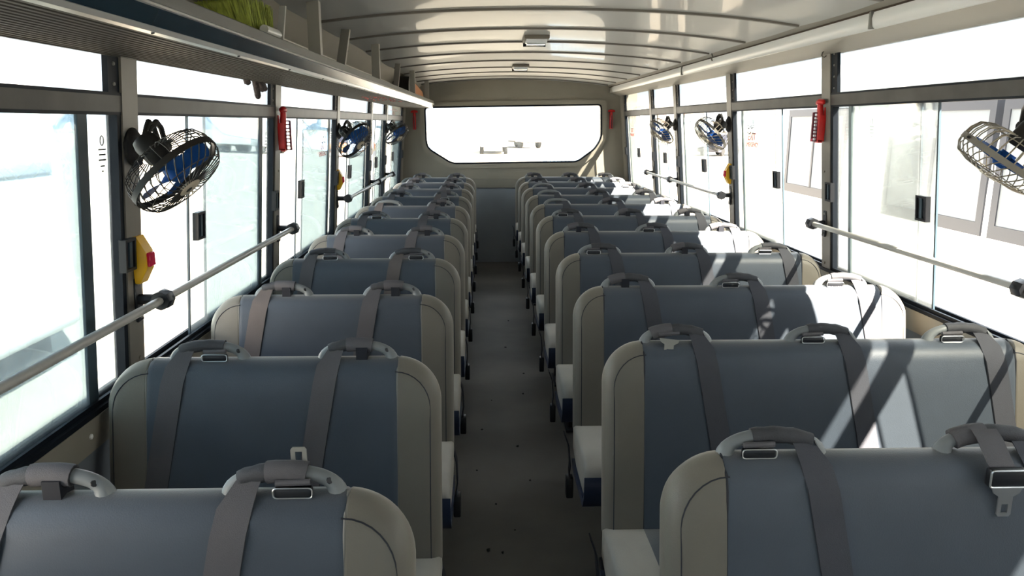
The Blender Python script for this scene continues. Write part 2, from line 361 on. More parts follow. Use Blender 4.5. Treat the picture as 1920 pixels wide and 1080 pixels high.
for k, y in enumerate(RIBS):
    rings = []
    for i in range(31):
        x = ROOF_EDGE_L - .005 + (ROOF_EDGE_R+.01-ROOF_EDGE_L)*i/30; z = cz(x); wob = .002*math.sin(x*5+k)
        rings.append([(x, y-.015+wob, z+.003), (x, y-.010+wob, z-.008), (x, y+.010+wob, z-.008), (x, y+.015+wob, z+.003)])
    MB().loft(rings).build('rib', M['rib'], ceil)
# ceiling dome lamps
def dome_lamp(x, y, label):
    t = thing('ceiling_lamp', label, 'lamp', (x, y, cz(x)), 'ceiling lamps')
    MB().cbox((0, 0, -.010), (.13, .26, .022), .006).build('base', M['pillar'], t)
    m = MB(); m.loft([[(sx*.055*q, sy*.11*q, h) for sx, sy in ((-1, -1), (1, -1), (1, 1), (-1, 1))] for q, h in ((1, -.020), (.96, -.034), (.86, -.040))]); m.build('lens', M['lampglass'], t, angle=60)
    m = MB(); m.box(-.061, .061, .105, .122, -.038, -.018); m.build('end_cap', M['seal'], t)
dome_lamp(.26, 4.13, 'rectangular ceiling lamp with pale lens, the larger nearer one')
dome_lamp(.265, 6.1, 'rectangular ceiling lamp nearer the rear window, smaller in view')
# ------------------------------------------------------------------ right-hand cornice and left-hand edge strip
def yext(mb, prof, y0, y1):
    return mb.loft([[(p[0], y0, p[1]) for p in prof], [(p[0], y1, p[1]) for p in prof]])
tr1 = struct('trim_1', (0, 0, 0), 'cornice along the roof edge over the right-hand windows')
yext(MB(), [(1.215, 1.908), (1.240, 1.893), (1.300, 1.872), (1.32, 1.90), (1.22, 1.93)], Y_FRONT, 8.14).build('upper_strip', M['wallbeige'], tr1)
yext(MB(), [(1.296, 1.872), (1.304, 1.864), (1.33, 1.87), (1.33, 1.89)], Y_FRONT, 8.14).build('gap_strip', M['gap'], tr1)
yext(MB(), [(1.305, 1.815), (1.412, 1.780), (1.46, 1.785), (1.46, 1.90), (1.32, 1.90)], Y_FRONT, 8.14).build('lower_strip', M['cornice'], tr1)
for (a, b) in ((-1.7, .2), (.21, 2.60), (2.612, 5.10), (5.112, 7.93)):
    yext(MB(), [(1.298, 1.866), (1.293, 1.845), (1.297, 1.820), (1.304, 1.812), (1.32, 1.812), (1.33, 1.866)], a, b).build('light_cover', M['cover'], tr1)
for y in (2.606, 5.106): MB().box(1.288, 1.31, y-.006, y+.006, 1.812, 1.868).build('joint', M['zinc'], tr1)
tr2 = struct('trim_2', (0, 0, 0), 'beige cornice panel behind the luggage rack')
yext(MB(), [(-.645, 1.905), (-.70, 1.865), (-.80, 1.74), (-.86, 1.66), (-.90, 1.66), (-.90, 1.95), (-.65, 1.95)], Y_FRONT, 8.14).build('cornice_panel', M['wallbeige'], tr2)
yext(MB(), [(-.748, 1.802), (-.756, 1.798), (-.772, 1.776), (-.77, 1.77), (-.752, 1.79)], Y_FRONT, 8.14).build('cornice_lip', M['cornice'], tr2)
# loose wires hanging from the roof edges
def wire(name, label, path, r=.0022, m='seal'):
    tag(MB().tube(path, r, 6).build(name, M[m]), label, 'wire')
wire('loose_wire', 'short bent wire poking out of the right-hand cornice', [(1.243, 4.33, 1.895), (1.262, 4.34, 1.888), (1.272, 4.345, 1.868), (1.268, 4.35, 1.853), (1.275, 4.36, 1.847)], .004, 'pillar')
wire('loose_wire', 'small hooked wire over the red hammer on the right', [(1.395, 3.16, 1.80), (1.380, 3.16, 1.785), (1.375, 3.155, 1.772), (1.383, 3.15, 1.765), (1.392, 3.15, 1.772)], .0025, 'pillar')
wire('loose_wire', 'dark wire hanging down behind the luggage rack', [(-.705, 4.02, 1.872), (-.712, 4.0, 1.84), (-.72, 3.98, 1.80), (-.735, 3.97, 1.76)], .003)
for i, (x, y) in enumerate(((-.675, 2.56), (-.675, 3.55), (-.665, 5.0))):
    wire('loose_wire', ('dark wire stub by the nearest rack post', 'dark wire stub beside the slanted rack strut', 'dark wire stub far back above the rack')[i], [(x, y, 1.885), (x+.03, y+.02, 1.889), (x+.055, y+.03, 1.897)], .003)
# ------------------------------------------------------------------ luggage rack
RK = thing('luggage_rack', 'ribbed aluminium luggage rack above the left-hand windows', 'rack', (-.7, 3.0, 1.65))
off = RK.location.copy()
RX0, RX1, RY0, RY1 = -.852, -.575, -1.70, 8.0
segs = [RY0, .35, 2.0, 3.65, 5.3, 6.7, RY1]
for a, b in zip(segs[:-1], segs[1:]):
    prof = []; n = 15; wdt = (RX1-RX0)/n
    for k in range(n):
        x = RX0 + k*wdt
        prof += [(x, 1.657), (x+wdt*.12, 1.648), (x+wdt*.60, 1.648), (x+wdt*.72, 1.657)]
    prof += [(RX1, 1.657), (RX1, 1.662), (RX0, 1.662)]
    yext(MB(off), prof, a+.002, b-.002).build('ribbed_panel', M['rackal'], RK, angle=20)
yext(MB(off), [(RX0-.006, 1.646), (RX0+.002, 1.646), (RX0+.002, 1.668), (RX0-.006, 1.668)], RY0, RY1).build('wall_edge', M['rackal'], RK)
# fascia: lower bright edge, dark tinted light cover, upper bright edge, grey lip
yext(MB(off), [(-.580, 1.652), (-.574, 1.646), (-.562, 1.648), (-.558, 1.656), (-.566, 1.662), (-.58, 1.662)], RY0, RY1).build('lower_edge', M['edge'], RK)
yext(MB(off), [(-.561, 1.655), (-.5435, 1.686), (-.556, 1.688), (-.57, 1.665)], RY0, RY1).build('light_cover', M['diffuser'], RK)
yext(MB(off), [(-.5445, 1.684), (-.542, 1.686), (-.542, 1.690), (-.547, 1.693), (-.556, 1.690)], RY0, RY1).build('upper_edge', M['edge'], RK)
yext(MB(off), [(-.547, 1.692), (-.548, 1.716), (-.552, 1.719), (-.560, 1.716), (-.560, 1.662), (-.575, 1.655), (-.575, 1.66), (-.556, 1.688)], RY0, RY1).build('lip', M['fascia'], RK)
for k in range(9):
    y = .9 + k*.45
    MB(off).lathe([(.0035, 0), (.003, .002)], (-.566, y, 1.6475), (.3, 0, -1), 8).build('screw', M['seal'], RK)
for y in (1.0, 2.64, 4.06, 6.02, 7.44):
    m = MB(off); zt = cz(-.57)-.001
    m.box(-.596, -.556, y-.003, y+.003, 1.668, zt); m.box(-.560, -.556, y+.003, y+.030, 1.668, zt); m.build('post', M['strut'], RK)
for y in (3.12, 5.0):
    m = MB(off)
    for (xa, xb, ya_, yb_) in ((-.61, -.575, 0, .005), (-.579, -.575, .005, .026)):
        m.loft([[(xa, y+ya_, 1.668), (xb, y+ya_, 1.668), (xb, y+yb_, 1.668), (xa, y+yb_, 1.668)], [(xa, y+.20+ya_, 1.882), (xb, y+.20+ya_, 1.882), (xb, y+.20+yb_, 1.882), (xa, y+.20+yb_, 1.882)]])
    m.build('strut', M['strut'], RK)
# worn red ink scrawl under the far end of the rack
ink = MB(off); rr = random.Random(3)
for k in range(46):
    x = -.80 + rr.random()*.20; y = 4.55 + rr.random()*1.0; l = rr.uniform(.01, .05); a = rr.uniform(-1, 1)
    ink.hexa([(x, y, 1.6464), (x+.006, y, 1.6464), (x+.006+l*math.sin(a)*.4, y+l, 1.6464), (x+l*math.sin(a)*.4, y+l, 1.6464),
              (x, y, 1.6479), (x+.006, y, 1.6479), (x+.006+l*math.sin(a)*.4, y+l, 1.6479), (x+l*math.sin(a)*.4, y+l, 1.6479)])
ink.build('red_scrawl', M['inkred'], RK)
# ------------------------------------------------------------------ bench seats
ZT, ZB, TH, REC = .957, .44, .088, .17
CACHE = {}
def shared(key, fn, m, angle=38):
    if key not in CACHE: CACHE[key] = fn().mesh(key, m, angle)
    return CACHE[key]
def yc_at(z): return (z-ZT)*REC
def front_y(z, W=1., x=0.):
    d = ZT - z; r = TH/2
    y = -r if d > r else -math.sqrt(max(0, r*r-(r-d)**2))
    return yc_at(z) + y - .004*math.sin(PI*min(1, max(0, (z-ZB)/(ZT-ZB))))
def slice_at(x, W):
    d = min(x + W/2, W/2 - x); R = .105; r = .032
    top = ZT if d >= R else ZT - (R - math.sqrt(max(0, R*R-(R-d)**2)))
    tk = 1. if d >= r else math.sqrt(max(.0004, 1-(1-d/r)**2))
    h = TH/2*tk; bot = ZB + (0 if d > .04 else .04-math.sqrt(max(0, .0016-(.04-d)**2)))
    pts = []
    for k in range(9):
        a = PI*k/8; z = top - h + h*math.sin(a); pts.append((x, -h*math.cos(a)+yc_at(z), z))     # front .. over the top .. back
    back = [(x, h + yc_at(z), z) for z in (top-h-.10, (top+bot)/2, bot+.10, bot+.01)]
    btm = [(x, h*.6 + yc_at(bot), bot), (x, -h*.6 + yc_at(bot), bot)]
    bul = .006*tk
    frt = [(x, -h - bul*math.sin(PI*(z-bot)/(top-bot)) + yc_at(z), z) for z in (bot+.01, bot+.10, (top+bot)/2, top-h-.10, top-h-.04)]
    return pts + back + btm + frt
def back_part(W, a, b):
    xs = set([a, b]); n = 14
    for k in range(n+1):
        t = .112*(k/n)**2
        for q in (-W/2+t, W/2-t):
            if a < q < b: xs.add(q)
    k = a
    while k < b: xs.add(k); k += .06
    for e in (a, b):
        if abs(abs(e)-W/2) > .01:
            for q in (e-.004, e+.004):
                if a < q < b: xs.add(q)
    xs = sorted(xs); rings = []
    for x in xs:
        sl = slice_at(x, W)
        if (abs(x-a) < 1e-6 or abs(x-b) < 1e-6) and abs(abs(x)-W/2) > .01:          # pinch at the seams
            c = Vector((x, yc_at((ZT+ZB)/2), (ZT+ZB)/2)); sl = [(p[0], yc_at(p[2]) + (p[1]-yc_at(p[2]))*.965, p[2]-(.002 if p[2] > ZT-.03 else 0)) for p in sl]
        rings.append(sl)
    return MB().loft(rings)
def seam_line(x, z0, z1, r, dy=0, n=22):
    return MB().tube([(x, front_y(z0+(z1-z0)*k/n)-dy, z0+(z1-z0)*k/n) for k in range(n+1)], r, 6)
def surf_y(x, z, W):
    d = min(x + W/2, W/2 - x); R = .105; r = .032
    top = ZT if d >= R else ZT - (R - math.sqrt(max(0, R*R-(R-d)**2)))
    tk = 1. if d >= r else math.sqrt(max(.0004, 1-(1-d/r)**2)); h = TH/2*tk; e = top - z
    y = -h if e > h else -math.sqrt(max(0, h*h-(h-e)**2))
    return yc_at(z) + y - .006*tk*math.sin(PI*min(1, max(0, (z-ZB)/(top-ZB))))*(1 if e > h+.04 else .3)
def edge_piping(W, sgn):
    pts = []; ins = .024; R = .105 - ins; xo = W/2 - ins
    for k in range(12): z = ZB+.02 + (ZT-ins-R-ZB-.02)*k/11; pts.append((sgn*xo, z))
    for k in range(1, 9): a = PI/2*k/8; pts.append((sgn*(xo-R+R*math.cos(a)), ZT-ins-R+R*math.sin(a)))
    pts.append((sgn*(W/2-.10), ZT-ins))
    return MB().tube([(x, surf_y(x, z, W)+.0003, z) for x, z in pts], .0013, 6)
def handle_path(w=.079, h=.037, n=20):
    P = []
    for k in range(n+1):
        t = -1 + 2*k/n; x = w*math.sin(t*PI/2)
        P.append((x, .004, h*(math.cos(t*PI/2)**.75 if abs(t) < 1 else 0) - .008))
    return P
def handle_mesh():
    P = handle_path(); n = len(P); m = MB()
    rr = [  .0112 + .006*max(0, 1-min(k, n-1-k)/4)**2 for k in range(n)]
    m.tube(P, rr, 12); return m
def handle_hole():
    m = MB(); m.lathe([(.0055, 0), (.005, .0015)], (.070, -.007, .018), (.8, -.45, .55), 8); return m
def sleeve(k0, k1, r0=.0142, wave=.0009):
    P = handle_path()[k0:k1+1]
    return MB().tube(P, [r0 + wave*math.sin(2.3*k) for k in range(len(P))], 12)
def strap_mesh(sgn, L=.50):
    m = MB(); rings = []; w = .026; x0 = sgn*.062
    pts = [(x0*.80, -.006, .020, .72), (x0*.90, -.016, .008, .8)]
    for k in range(15):
        z = -.010 - k*(L-.02)/14; pts.append((x0 - sgn*0 + sgn*max(0, -z)*.17, front_y(ZT+z)-.0035, z, 1))
    for x, y, z, q in pts:
        rings.append([(x-w*q, y-.0012, z), (x+w*q, y-.0012, z), (x+w*q, y+.0016, z), (x-w*q, y+.0016, z)])
    return m.loft(rings)
def strap_edge(sgn, which, L=.50):
    w = .0262; x0 = sgn*.062; P = []
    for k in range(15):
        z = -.010 - k*(L-.02)/14; P.append((x0 + sgn*max(0, -z)*.17 + which*w, front_y(ZT+z)-.003, z))
    return MB().tube(P, .0014, 4)
def adjuster_box():
    return MB().cbox((0, -.013, .004), (.056, .014, .017), .004, 2)
def adjuster_rim():
    P = []
    for sx, sz in ((-1, -1), (1, -1), (1, 1), (-1, 1)): P.append((sx*.029, -.0265, .005 + sz*.0080))
    P = round_poly([(p[0], p[2]) for p in P], .006, 3)
    return MB().tube([(p[0], -.0205, p[1]) for p in P], .0012, 6, loop=True)
def adjuster_roll():
    return MB().tube([(-.026, -.014, .0185), (.026, -.014, .020)], .005, 8)
def tongue_plate(flip=1):
    # flat plate with a slot, hanging from the adjuster
    o = [(-.026, 0), (.026, 0), (.022, -.010), (.012, -.017), (.012, -.048), (.009, -.052), (-.009, -.052), (-.012, -.048), (-.012, -.017), (-.022, -.010)]
    i = [(-.0055, -.030), (.0055, -.030), (.0055, -.045), (-.0055, -.045)]
    bm = bmesh.new(); es = []
    for P in (o, i):
        vs = [bm.verts.new((p[0], -.001, p[1]*flip)) for p in P]; es += [bm.edges.new((vs[k], vs[(k+1) % len(vs)])) for k in range(len(vs))]
    bmesh.ops.triangle_fill(bm, edges=es, use_beauty=True)
    r = bmesh.ops.extrude_face_region(bm, geom=bm.faces[:])
    for v in r['geom']:
        if isinstance(v, bmesh.types.BMVert): v.co.y = .0015
    bm.verts.index_update(); m = MB(); m.add([v.co.copy() for v in bm.verts], [[v.index for v in f.verts] for f in bm.faces]); bm.free(); return m
def hang_band():
    m = MB(); m.loft([[(-.022+dx, y-.0012, z), (.022+dx, y-.0012, z), (.022+dx, y+.0012, z), (-.022+dx, y+.0012, z)] for dx, y, z in ((0, -.008, .040), (.002, -.022, .030), (.006, -.044, .004), (.010, -.056, -.012))]); return m
def big_buckle():
    return MB().cbox((.012, -.060, -.022), (.062, .016, .032), .004, 2)
def big_buckle_rim():
    P = round_poly([(-.019, -.036), (.043, -.036), (.043, -.007), (-.019, -.007)], .005, 3)
    return MB().tube([(p[0], -.0685, p[1]) for p in P], .0018, 6, loop=True)
def black_loop():
    m = MB(); m.loft([[(-.013, -.016, z), (.013, -.016, z), (.013, .020, z), (-.013, .020, z)] for z in (.026, -.004)]); return m
def cushion_part(a, b, W, inset):
    yb, yf, zt, zb = -.085, -.425, .500, .375
    prof = [(yb, zb+.03), (yb, zt-.012), (yb-.02, zt-.002), (-.22, zt+.004), (-.33, zt+.006), (yf+.05, zt+.002), (yf+.018, zt-.012), (yf+.004, zt-.032), (yf, zt-.055), (yf+.006, zb+.030), (yf+.02, zb+.006), (yf+.05, zb), (-.2, zb)]
    xs = [a, b]
    if abs(abs(a)-W/2) < .01 or abs(abs(b)-W/2) < .01:
        xs = [a, b] + [(-W/2 + .03*(k/5)**2 if a < 0 and abs(a+W/2) < .01 else W/2 - .03*(k/5)**2) for k in range(1, 6)]
    xs = sorted(set(xs)); rings = []
    cy, czz = (yb+yf)/2, (zt+zb)/2
    for x in xs:
        d = min(x+W/2, W/2-x); q = 1 if d > .03 else 1 - .10*(1-math.sqrt(max(0, 1-(1-d/.03)**2)))
        rings.append([(x, cy+(p[0]-cy)*(1-(1-q)*.6), czz+(p[1]-czz)*(1-(1-q)*2.2)) for p in prof])
    return MB().loft(rings)
def skirt(W):
    m = MB(); prof = [(-.429, .462), (-.434, .44), (-.430, .395), (-.40, .352), (-.12, .345), (-.10, .37), (-.40, .378), (-.42, .40)]
    return m.loft([[(x, p[0], p[1]) for p in prof] for x in (-W/2-.004, W/2+.004)])
def side_leg():
    m = MB(); m.tube([(0, -.36, .35), (0, -.35, .20), (0, -.30, .012)], .014, 8); m.tube([(0, -.13, .35), (0, -.14, .2), (0, -.19, .012)], .014, 8)
    m.cbox((0, -.245, .006), (.05, .22, .012), .003, 1); m.tube([(0, -.345, .19), (0, -.145, .19)], .010, 8); return m
def back_bracket():
    return MB().cbox((0, -.065, .40), (.012, .07, .16), .004, 1)
def dangle_strap():
    m = MB(); rings = []
    for x, y, z, w in ((0, -.09, .46, .018), (.012, -.115, .43, .019), (.016, -.14, .37, .02), (.012, -.15, .345, .016), (.014, -.15, .325, .019)):
        rings.append([(x-.002, y-w, z), (x+.002, y-w, z), (x+.002, y+w, z), (x-.002, y+w, z)])
    return m.loft(rings)
def dangle_buckle():
    return MB().cbox((.014, -.15, .292), (.024, .040, .075), .005, 2)
def bench(side, row, buckles, label):
    W = .775 if side == 'L' else 1.150; X = -.4985 if side == 'L' else .8665
    Y = (1.0464 if side == 'L' else 1.1611) + .66*(row-1)
    t = thing('bench_seat', label, 'bus seat', (X, Y, 0), 'two-seat benches in the left-hand column' if side == 'L' else 'three-seat benches in the right-hand column')
    hs = (-.157, .190) if side == 'L' else (-.386, -.010, .352)
    sgn = -1 if side == 'L' else 1; sd = side; b0, b1 = -W/2+.10, W/2-.10
    bk = link('backrest', shared('backrest'+sd, lambda: back_part(W, b0, b1), M['blue']), t)
    for a, b, q in ((-W/2, b0, 'a'), (b1, W/2, 'b')):
        tag(link('side_bolster', shared('side_bolster'+sd+q, lambda: back_part(W, a, b), M['beige_vinyl']), bk), 'beige vinyl bolster')
    for x, q in ((b0, 'a'), (b1, 'b')):
        link('seam_piping', shared('seam_piping'+sd+q, lambda: seam_line(x, ZB+.02, ZT-.0005, .0022, -.002), M['piping' if side == 'L' else 'seam']), bk)
    for s_, q in ((-1, 'a'), (1, 'b')): link('edge_piping', shared('edge_piping'+sd+q, lambda: edge_piping(W, s_), M['seam']), bk)
    cu = link('seat_cushion', shared('seat_cushion'+sd, lambda: cushion_part(b0, b1, W, 0), M['blue']), t)
    for a, b, q in ((-W/2, b0, 'a'), (b1, W/2, 'b')): link('cushion_bolster', shared('cushion_bolster'+sd+q, lambda: cushion_part(a, b, W, 0), M['cushion']), cu)
    link('cushion_shell', shared('cushion_shell'+sd, lambda: skirt(W), M['navy']), cu)
    for x in (-W/2+.12, W/2-.12): link('leg_frame', shared('leg_frame', side_leg, M['black']), t, (x, 0, 0))
    for x in (-W/2+.03, W/2-.03): link('bracket', shared('bracket', back_bracket, M['black']), t, (x, 0, 0))
    # buckle half hanging on the aisle side
    ds = link('buckle_strap', shared('buckle_strap'+sd, dangle_strap, M['blackweb']), t, (W/2-.004 if side == 'L' else -W/2-.030, 0, 0))
    link('buckle', shared('buckle'+sd, dangle_buckle, M['black']), ds)
    for k, (hx, bt) in enumerate(zip(hs, buckles)):
        hd = link('grab_handle', shared('grab_handle', handle_mesh, M['handle']), t, (hx, 0, ZT))
        link('screw_hole', shared('screw_hole', handle_hole, M['black']), hd)
        sm = M['strap_warm'] if (row*3+k*5) % 4 == 1 and side == 'L' else M['strap' if side == 'L' else 'strap_blue']
        st = link('seat_belt', shared('seat_belt'+sd+sm.name, lambda: strap_mesh(sgn), sm), t, (hx, 0, ZT))
        link('webbing_edge', shared('webbing_edge'+sd, lambda: strap_edge(sgn, 1 if sgn < 0 else -1), M['seam']), st)
        if bt == '-': continue
        if side == 'L': k0, k1 = 4, 13
        else: k0, k1 = 7, 16
        link('webbing_wrap', shared('webbing_wrap'+sd, lambda: sleeve(k0, k1), M['wrap']), st)
        if bt in 'AU':
            q = (8, 13) if side == 'L' else (4, 9)
            link('belt_loop', shared('belt_loop'+sd, lambda: sleeve(q[0], q[1], .0172, .0003), M['strap']), st)
        if bt == 'A':
            o = link('hanging_web', shared('hanging_web', black_loop, M['blackweb']), st, (.012*-sgn, 0, 0))
        if bt in 'BU':
            dx = .018 if side == 'L' else -.028
            link('adjuster', shared('adjuster', adjuster_box, M['black']), st, (dx, 0, 0)); link('adjuster_rim', shared('adjuster_rim', adjuster_rim, M['chrome']), st, (dx, 0, 0))
            link('webbing_roll', shared('webbing_roll', adjuster_roll, M['strap']), st, (dx, 0, 0))
        if bt == 'U':
            link('buckle_tongue', shared('buckle_tongue_up', lambda: tongue_plate(-1), M['zinc']), st, (.022, .012, .012))
        if bt == 'T':
            link('webbing_roll', shared('webbing_roll', adjuster_roll, M['strap']), st, (-.022, -.002, .004)); link('belt_loop', shared('belt_loop'+sd, lambda: sleeve(4, 9, .0172, .0003) if side == 'R' else sleeve(8, 13, .0172, .0003), M['strap']), st)
            o = link('buckle_tongue', shared('buckle_tongue_zinc', tongue_plate, M['zinc']), st, (-.022, -.026, .012)); o.rotation_euler = (-.25, .12, 0); o.scale = (1, 1, .85)
        if bt == 'C':
            link('hanging_web', shared('hanging_band', hang_band, M['strap']), st, (-.02, 0, 0)); link('adjuster', shared('big_adjuster', big_buckle, M['black']), st, (-.02, 0, 0))
            link('adjuster_rim', shared('big_adjuster_rim', big_buckle_rim, M['chrome']), st, (-.02, 0, 0)); link('belt_loop', shared('belt_loop'+sd, lambda: sleeve(4, 9, .0172, .0003) if side == 'R' else sleeve(8, 13, .0172, .0003), M['strap']), st)
            o = link('buckle_tongue', shared('buckle_tongue', tongue_plate, M['chrome']), st, (-.008, -.066, -.037))
    return t
ORD = ['first', 'second', 'third', 'fourth', 'fifth', 'sixth', 'seventh', 'eighth', 'ninth', 'tenth', 'eleventh']
LB = ['AU', 'BA', 'AA', 'BB', 'AA', 'BA', '-A', 'AC', 'AA', 'AA', 'AA']
RB = ['BCA', 'TBB', 'ABB', 'BAB', 'ABA', 'BAA', '-AA', '-AA', '-AB', 'AAB', 'AAA']
for r in range(11):
    e = {0: ', nearest the camera', 10: ', against the rear wall'}.get(r, '')
    bench('L', r+1, LB[r], 'blue and beige two-seat bench beside the left-hand windows, %s row%s' % (ORD[r], e))
    bench('R', r+1, RB[r], 'blue and beige three-seat bench beside the right-hand windows, %s row%s' % (ORD[r], e))
# ------------------------------------------------------------------ window rails
def rail(side, ya, yb, ends, label):
    S = SIDE[side]; z = S['rail']; xin = .072 if side == 'L' else .065; sg = -1 if side == 'L' else 1
    p0 = wp(side, ya, z, xin); t = thing('window_rail', label, 'rail', p0)
    MB(p0).tube([wp(side, ya + (yb-ya)*k/6, z, xin) for k in range(7)], .0105, 10).build('bar', M['railsteel'], t)
    for y in ends:
        m = MB(p0); c = Vector(wp(side, y, z, 0))
        m.cbox(c + Vector((-sg*.0085, 0, 0)), (.008, .034, .115), .003, 1)
        m.lathe([(.024, -.022), (.026, -.014), (.026, .014), (.020, .022)], Vector(wp(side, y, z, xin)), (0, 1, 0), 8)
        m.tube([c + Vector((-sg*.010, 0, 0)), Vector(wp(side, y, z, xin))], .014, 8)
        b = m.build('bracket', M['black'], t)
        for dz in (-.043, .043): MB(p0).lathe([(.006, 0), (.004, .004)], c + Vector((-sg*.0125, 0, dz)), (-sg, 0, 0), 8).build('bolt', M['zinc'], b)
rail('L', .40, 3.20, (.56, 1.885, 3.195), 'long grey window rail nearest the camera on the left')
rail('L', 4.47, 6.66, (4.49, 5.78, 6.645), 'shorter grey window rail far back on the left')
rail('R', .40, 3.20, (.56, 1.885, 3.195), 'long grey window rail nearest the camera on the right')
rail('R', 4.47, 6.66, (4.49, 5.78, 6.645), 'shorter grey window rail far back on the right')
# ------------------------------------------------------------------ fans
def fan(side, y, z, centre, axis, label, bright=False, twist=.45, group='caged fans on the window pillars'):
    sg = -1 if side == 'L' else 1; p0 = Vector(wp(side, y, z, .006)); t = thing('pillar_fan', label, 'fan', p0, group)
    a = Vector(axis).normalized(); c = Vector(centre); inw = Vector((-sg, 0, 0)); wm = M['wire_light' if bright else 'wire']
    MB(p0).lathe([(.047, 0), (.046, .006), (.036, .013), (.022, .018)], p0, inw, 24).build('mount_plate', M['fanblack'], t)
    e = p0 + inw*.075; m = MB(p0)
    m.cbox((p0+e)/2 + inw*.005, (.075, .018, .022), .004, 1); m.lathe([(.014, -.018), (.014, .018)], e, (0, 1, 0), 12)
    m.build('arm', M['fanblack'], t)
    u = a.orthogonal().normalized(); w = a.cross(u)
    back = c - a*.095
    # yoke: two bent straps from the arm to the motor
    m = MB(p0)
    for s_ in (-1, 1):
        o = Vector((0, s_*.016, 0)); q = (e+back)/2 + Vector((0, 0, .052)) + o*1.3
        m.tube([e+o, e + (q-e)*.5 + o*.6 + Vector((0, 0, .016)), q, back + (q-back)*.45 + Vector((0, 0, .010)), back + o*.6], [.0065, .007, .0075, .0065, .006], 8)
    m.build('yoke', M['fanblack'], t)
    MB(p0).lathe([(.012, -.046), (.025, -.042), (.030, -.030), (.030, .012), (.022, .024)], c - a*.062, a, 18).build('motor', M['fanblack'], t)
    R = .110
    def pt(r, h, q): return c + a*h + (u*math.cos(q) + w*math.sin(q))*r
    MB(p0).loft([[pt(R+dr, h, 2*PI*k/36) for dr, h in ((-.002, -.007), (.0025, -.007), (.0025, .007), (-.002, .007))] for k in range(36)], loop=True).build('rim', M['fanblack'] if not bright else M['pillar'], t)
    def cage(prof, n, tw):
        m = MB(p0)
        for k in range(n):
            q0 = 2*PI*k/n; m.tube([pt(r, h, q0 + tw*i/(len(prof)-1)) for i, (r, h) in enumerate(prof)], .0015, 4, cap=False)
        return m
    m = cage([(R, -.004), (R*.985, -.022), (R*.90, -.042), (R*.66, -.055), (.036, -.060)], 30, 0)
    m.tube([pt(R*.80, -.048, 2*PI*k/28) for k in range(28)], .0012, 4, loop=True); m.build('rear_cage', wm, t)
    m = cage([(R, .004), (R*.985, .018), (R*.88, .034), (R*.60, .043), (.024, .046)], 30, twist)
    m.tube([pt(R*.86, .036, 2*PI*k/28) for k in range(28)], .0013, 4, loop=True); m.build('front_cage', wm, t)
    for k in range(4):
        m = MB(p0); rings = []; q0 = 2*PI*k/4 + .3
        for i in range(7):
            f = i/6; r = .018 + .076*f; sp = (.55 + .35*math.sin(PI*f*.85))
            rings.append([pt(r, -.012*(j/4-.5)*2*(1-.3*f) - .002 + .0, q0 + sp*(j/4-.5)*1.5) for j in range(5)])
        top = rings; bot = [[p + a*.0016 for p in rg][::-1] for rg in rings]
        m.loft([tp + bt for tp, bt in zip(top, bot)]); m.build('blade', M['fanblue'], t)
    MB(p0).lathe([(.019, -.020), (.019, .012), (.014, .018), (.002, .020)], c, a, 16).build('hub', M['fanblue'], t)
    bd = MB(p0).lathe([(.027, .041), (.0275, .047), (.022, .0495), (.001, .050)], c, a, 20).build('badge', M['fanbeige'], t)
    MB(p0).lathe([(.010, .0497), (.001, .0506)], c + u*.004, a, 8).build('emblem', M['fanblack'], bd)
    # chrome cage screws
    MB(p0).tube([pt(R+.004, 0, .7), pt(R+.010, 0, .7)], .003, 6).build('clip', M['fanblack'], t)
def C(side, x, y, z): return (x, y, z)
fan('L', 1.885, 1.440, (-.715, 1.755, 1.386), (.67, -.08, -.71), 'black caged fan with blue blades on the nearest left-hand pillar')
fan('L', 4.485, 1.450, (-.735, 4.27, 1.402), (.72, -.33, -.58), 'black caged fan with blue blades halfway down the left side, over the yellow button')
fan('L', 6.64, 1.452, (-.75, 6.36, 1.405), (.60, -.28, -.75), 'black caged fan with blue blades on the rearmost left-hand pillar')
fan('R', 1.885, 1.495, (1.255, 1.800, 1.415), (-.48, .31, -.82), 'caged fan with blue blades nearest the camera on the right, cut by the frame', True)
fan('R', 4.485, 1.495, (1.305, 4.40, 1.437), (-.72, -.10, -.67), 'caged fan with blue blades in the middle of the right side', True)
fan('R', 5.775, 1.490, (1.310, 5.68, 1.436), (-.68, -.20, -.68), 'caged fan with blue blades furthest back on the right', True)
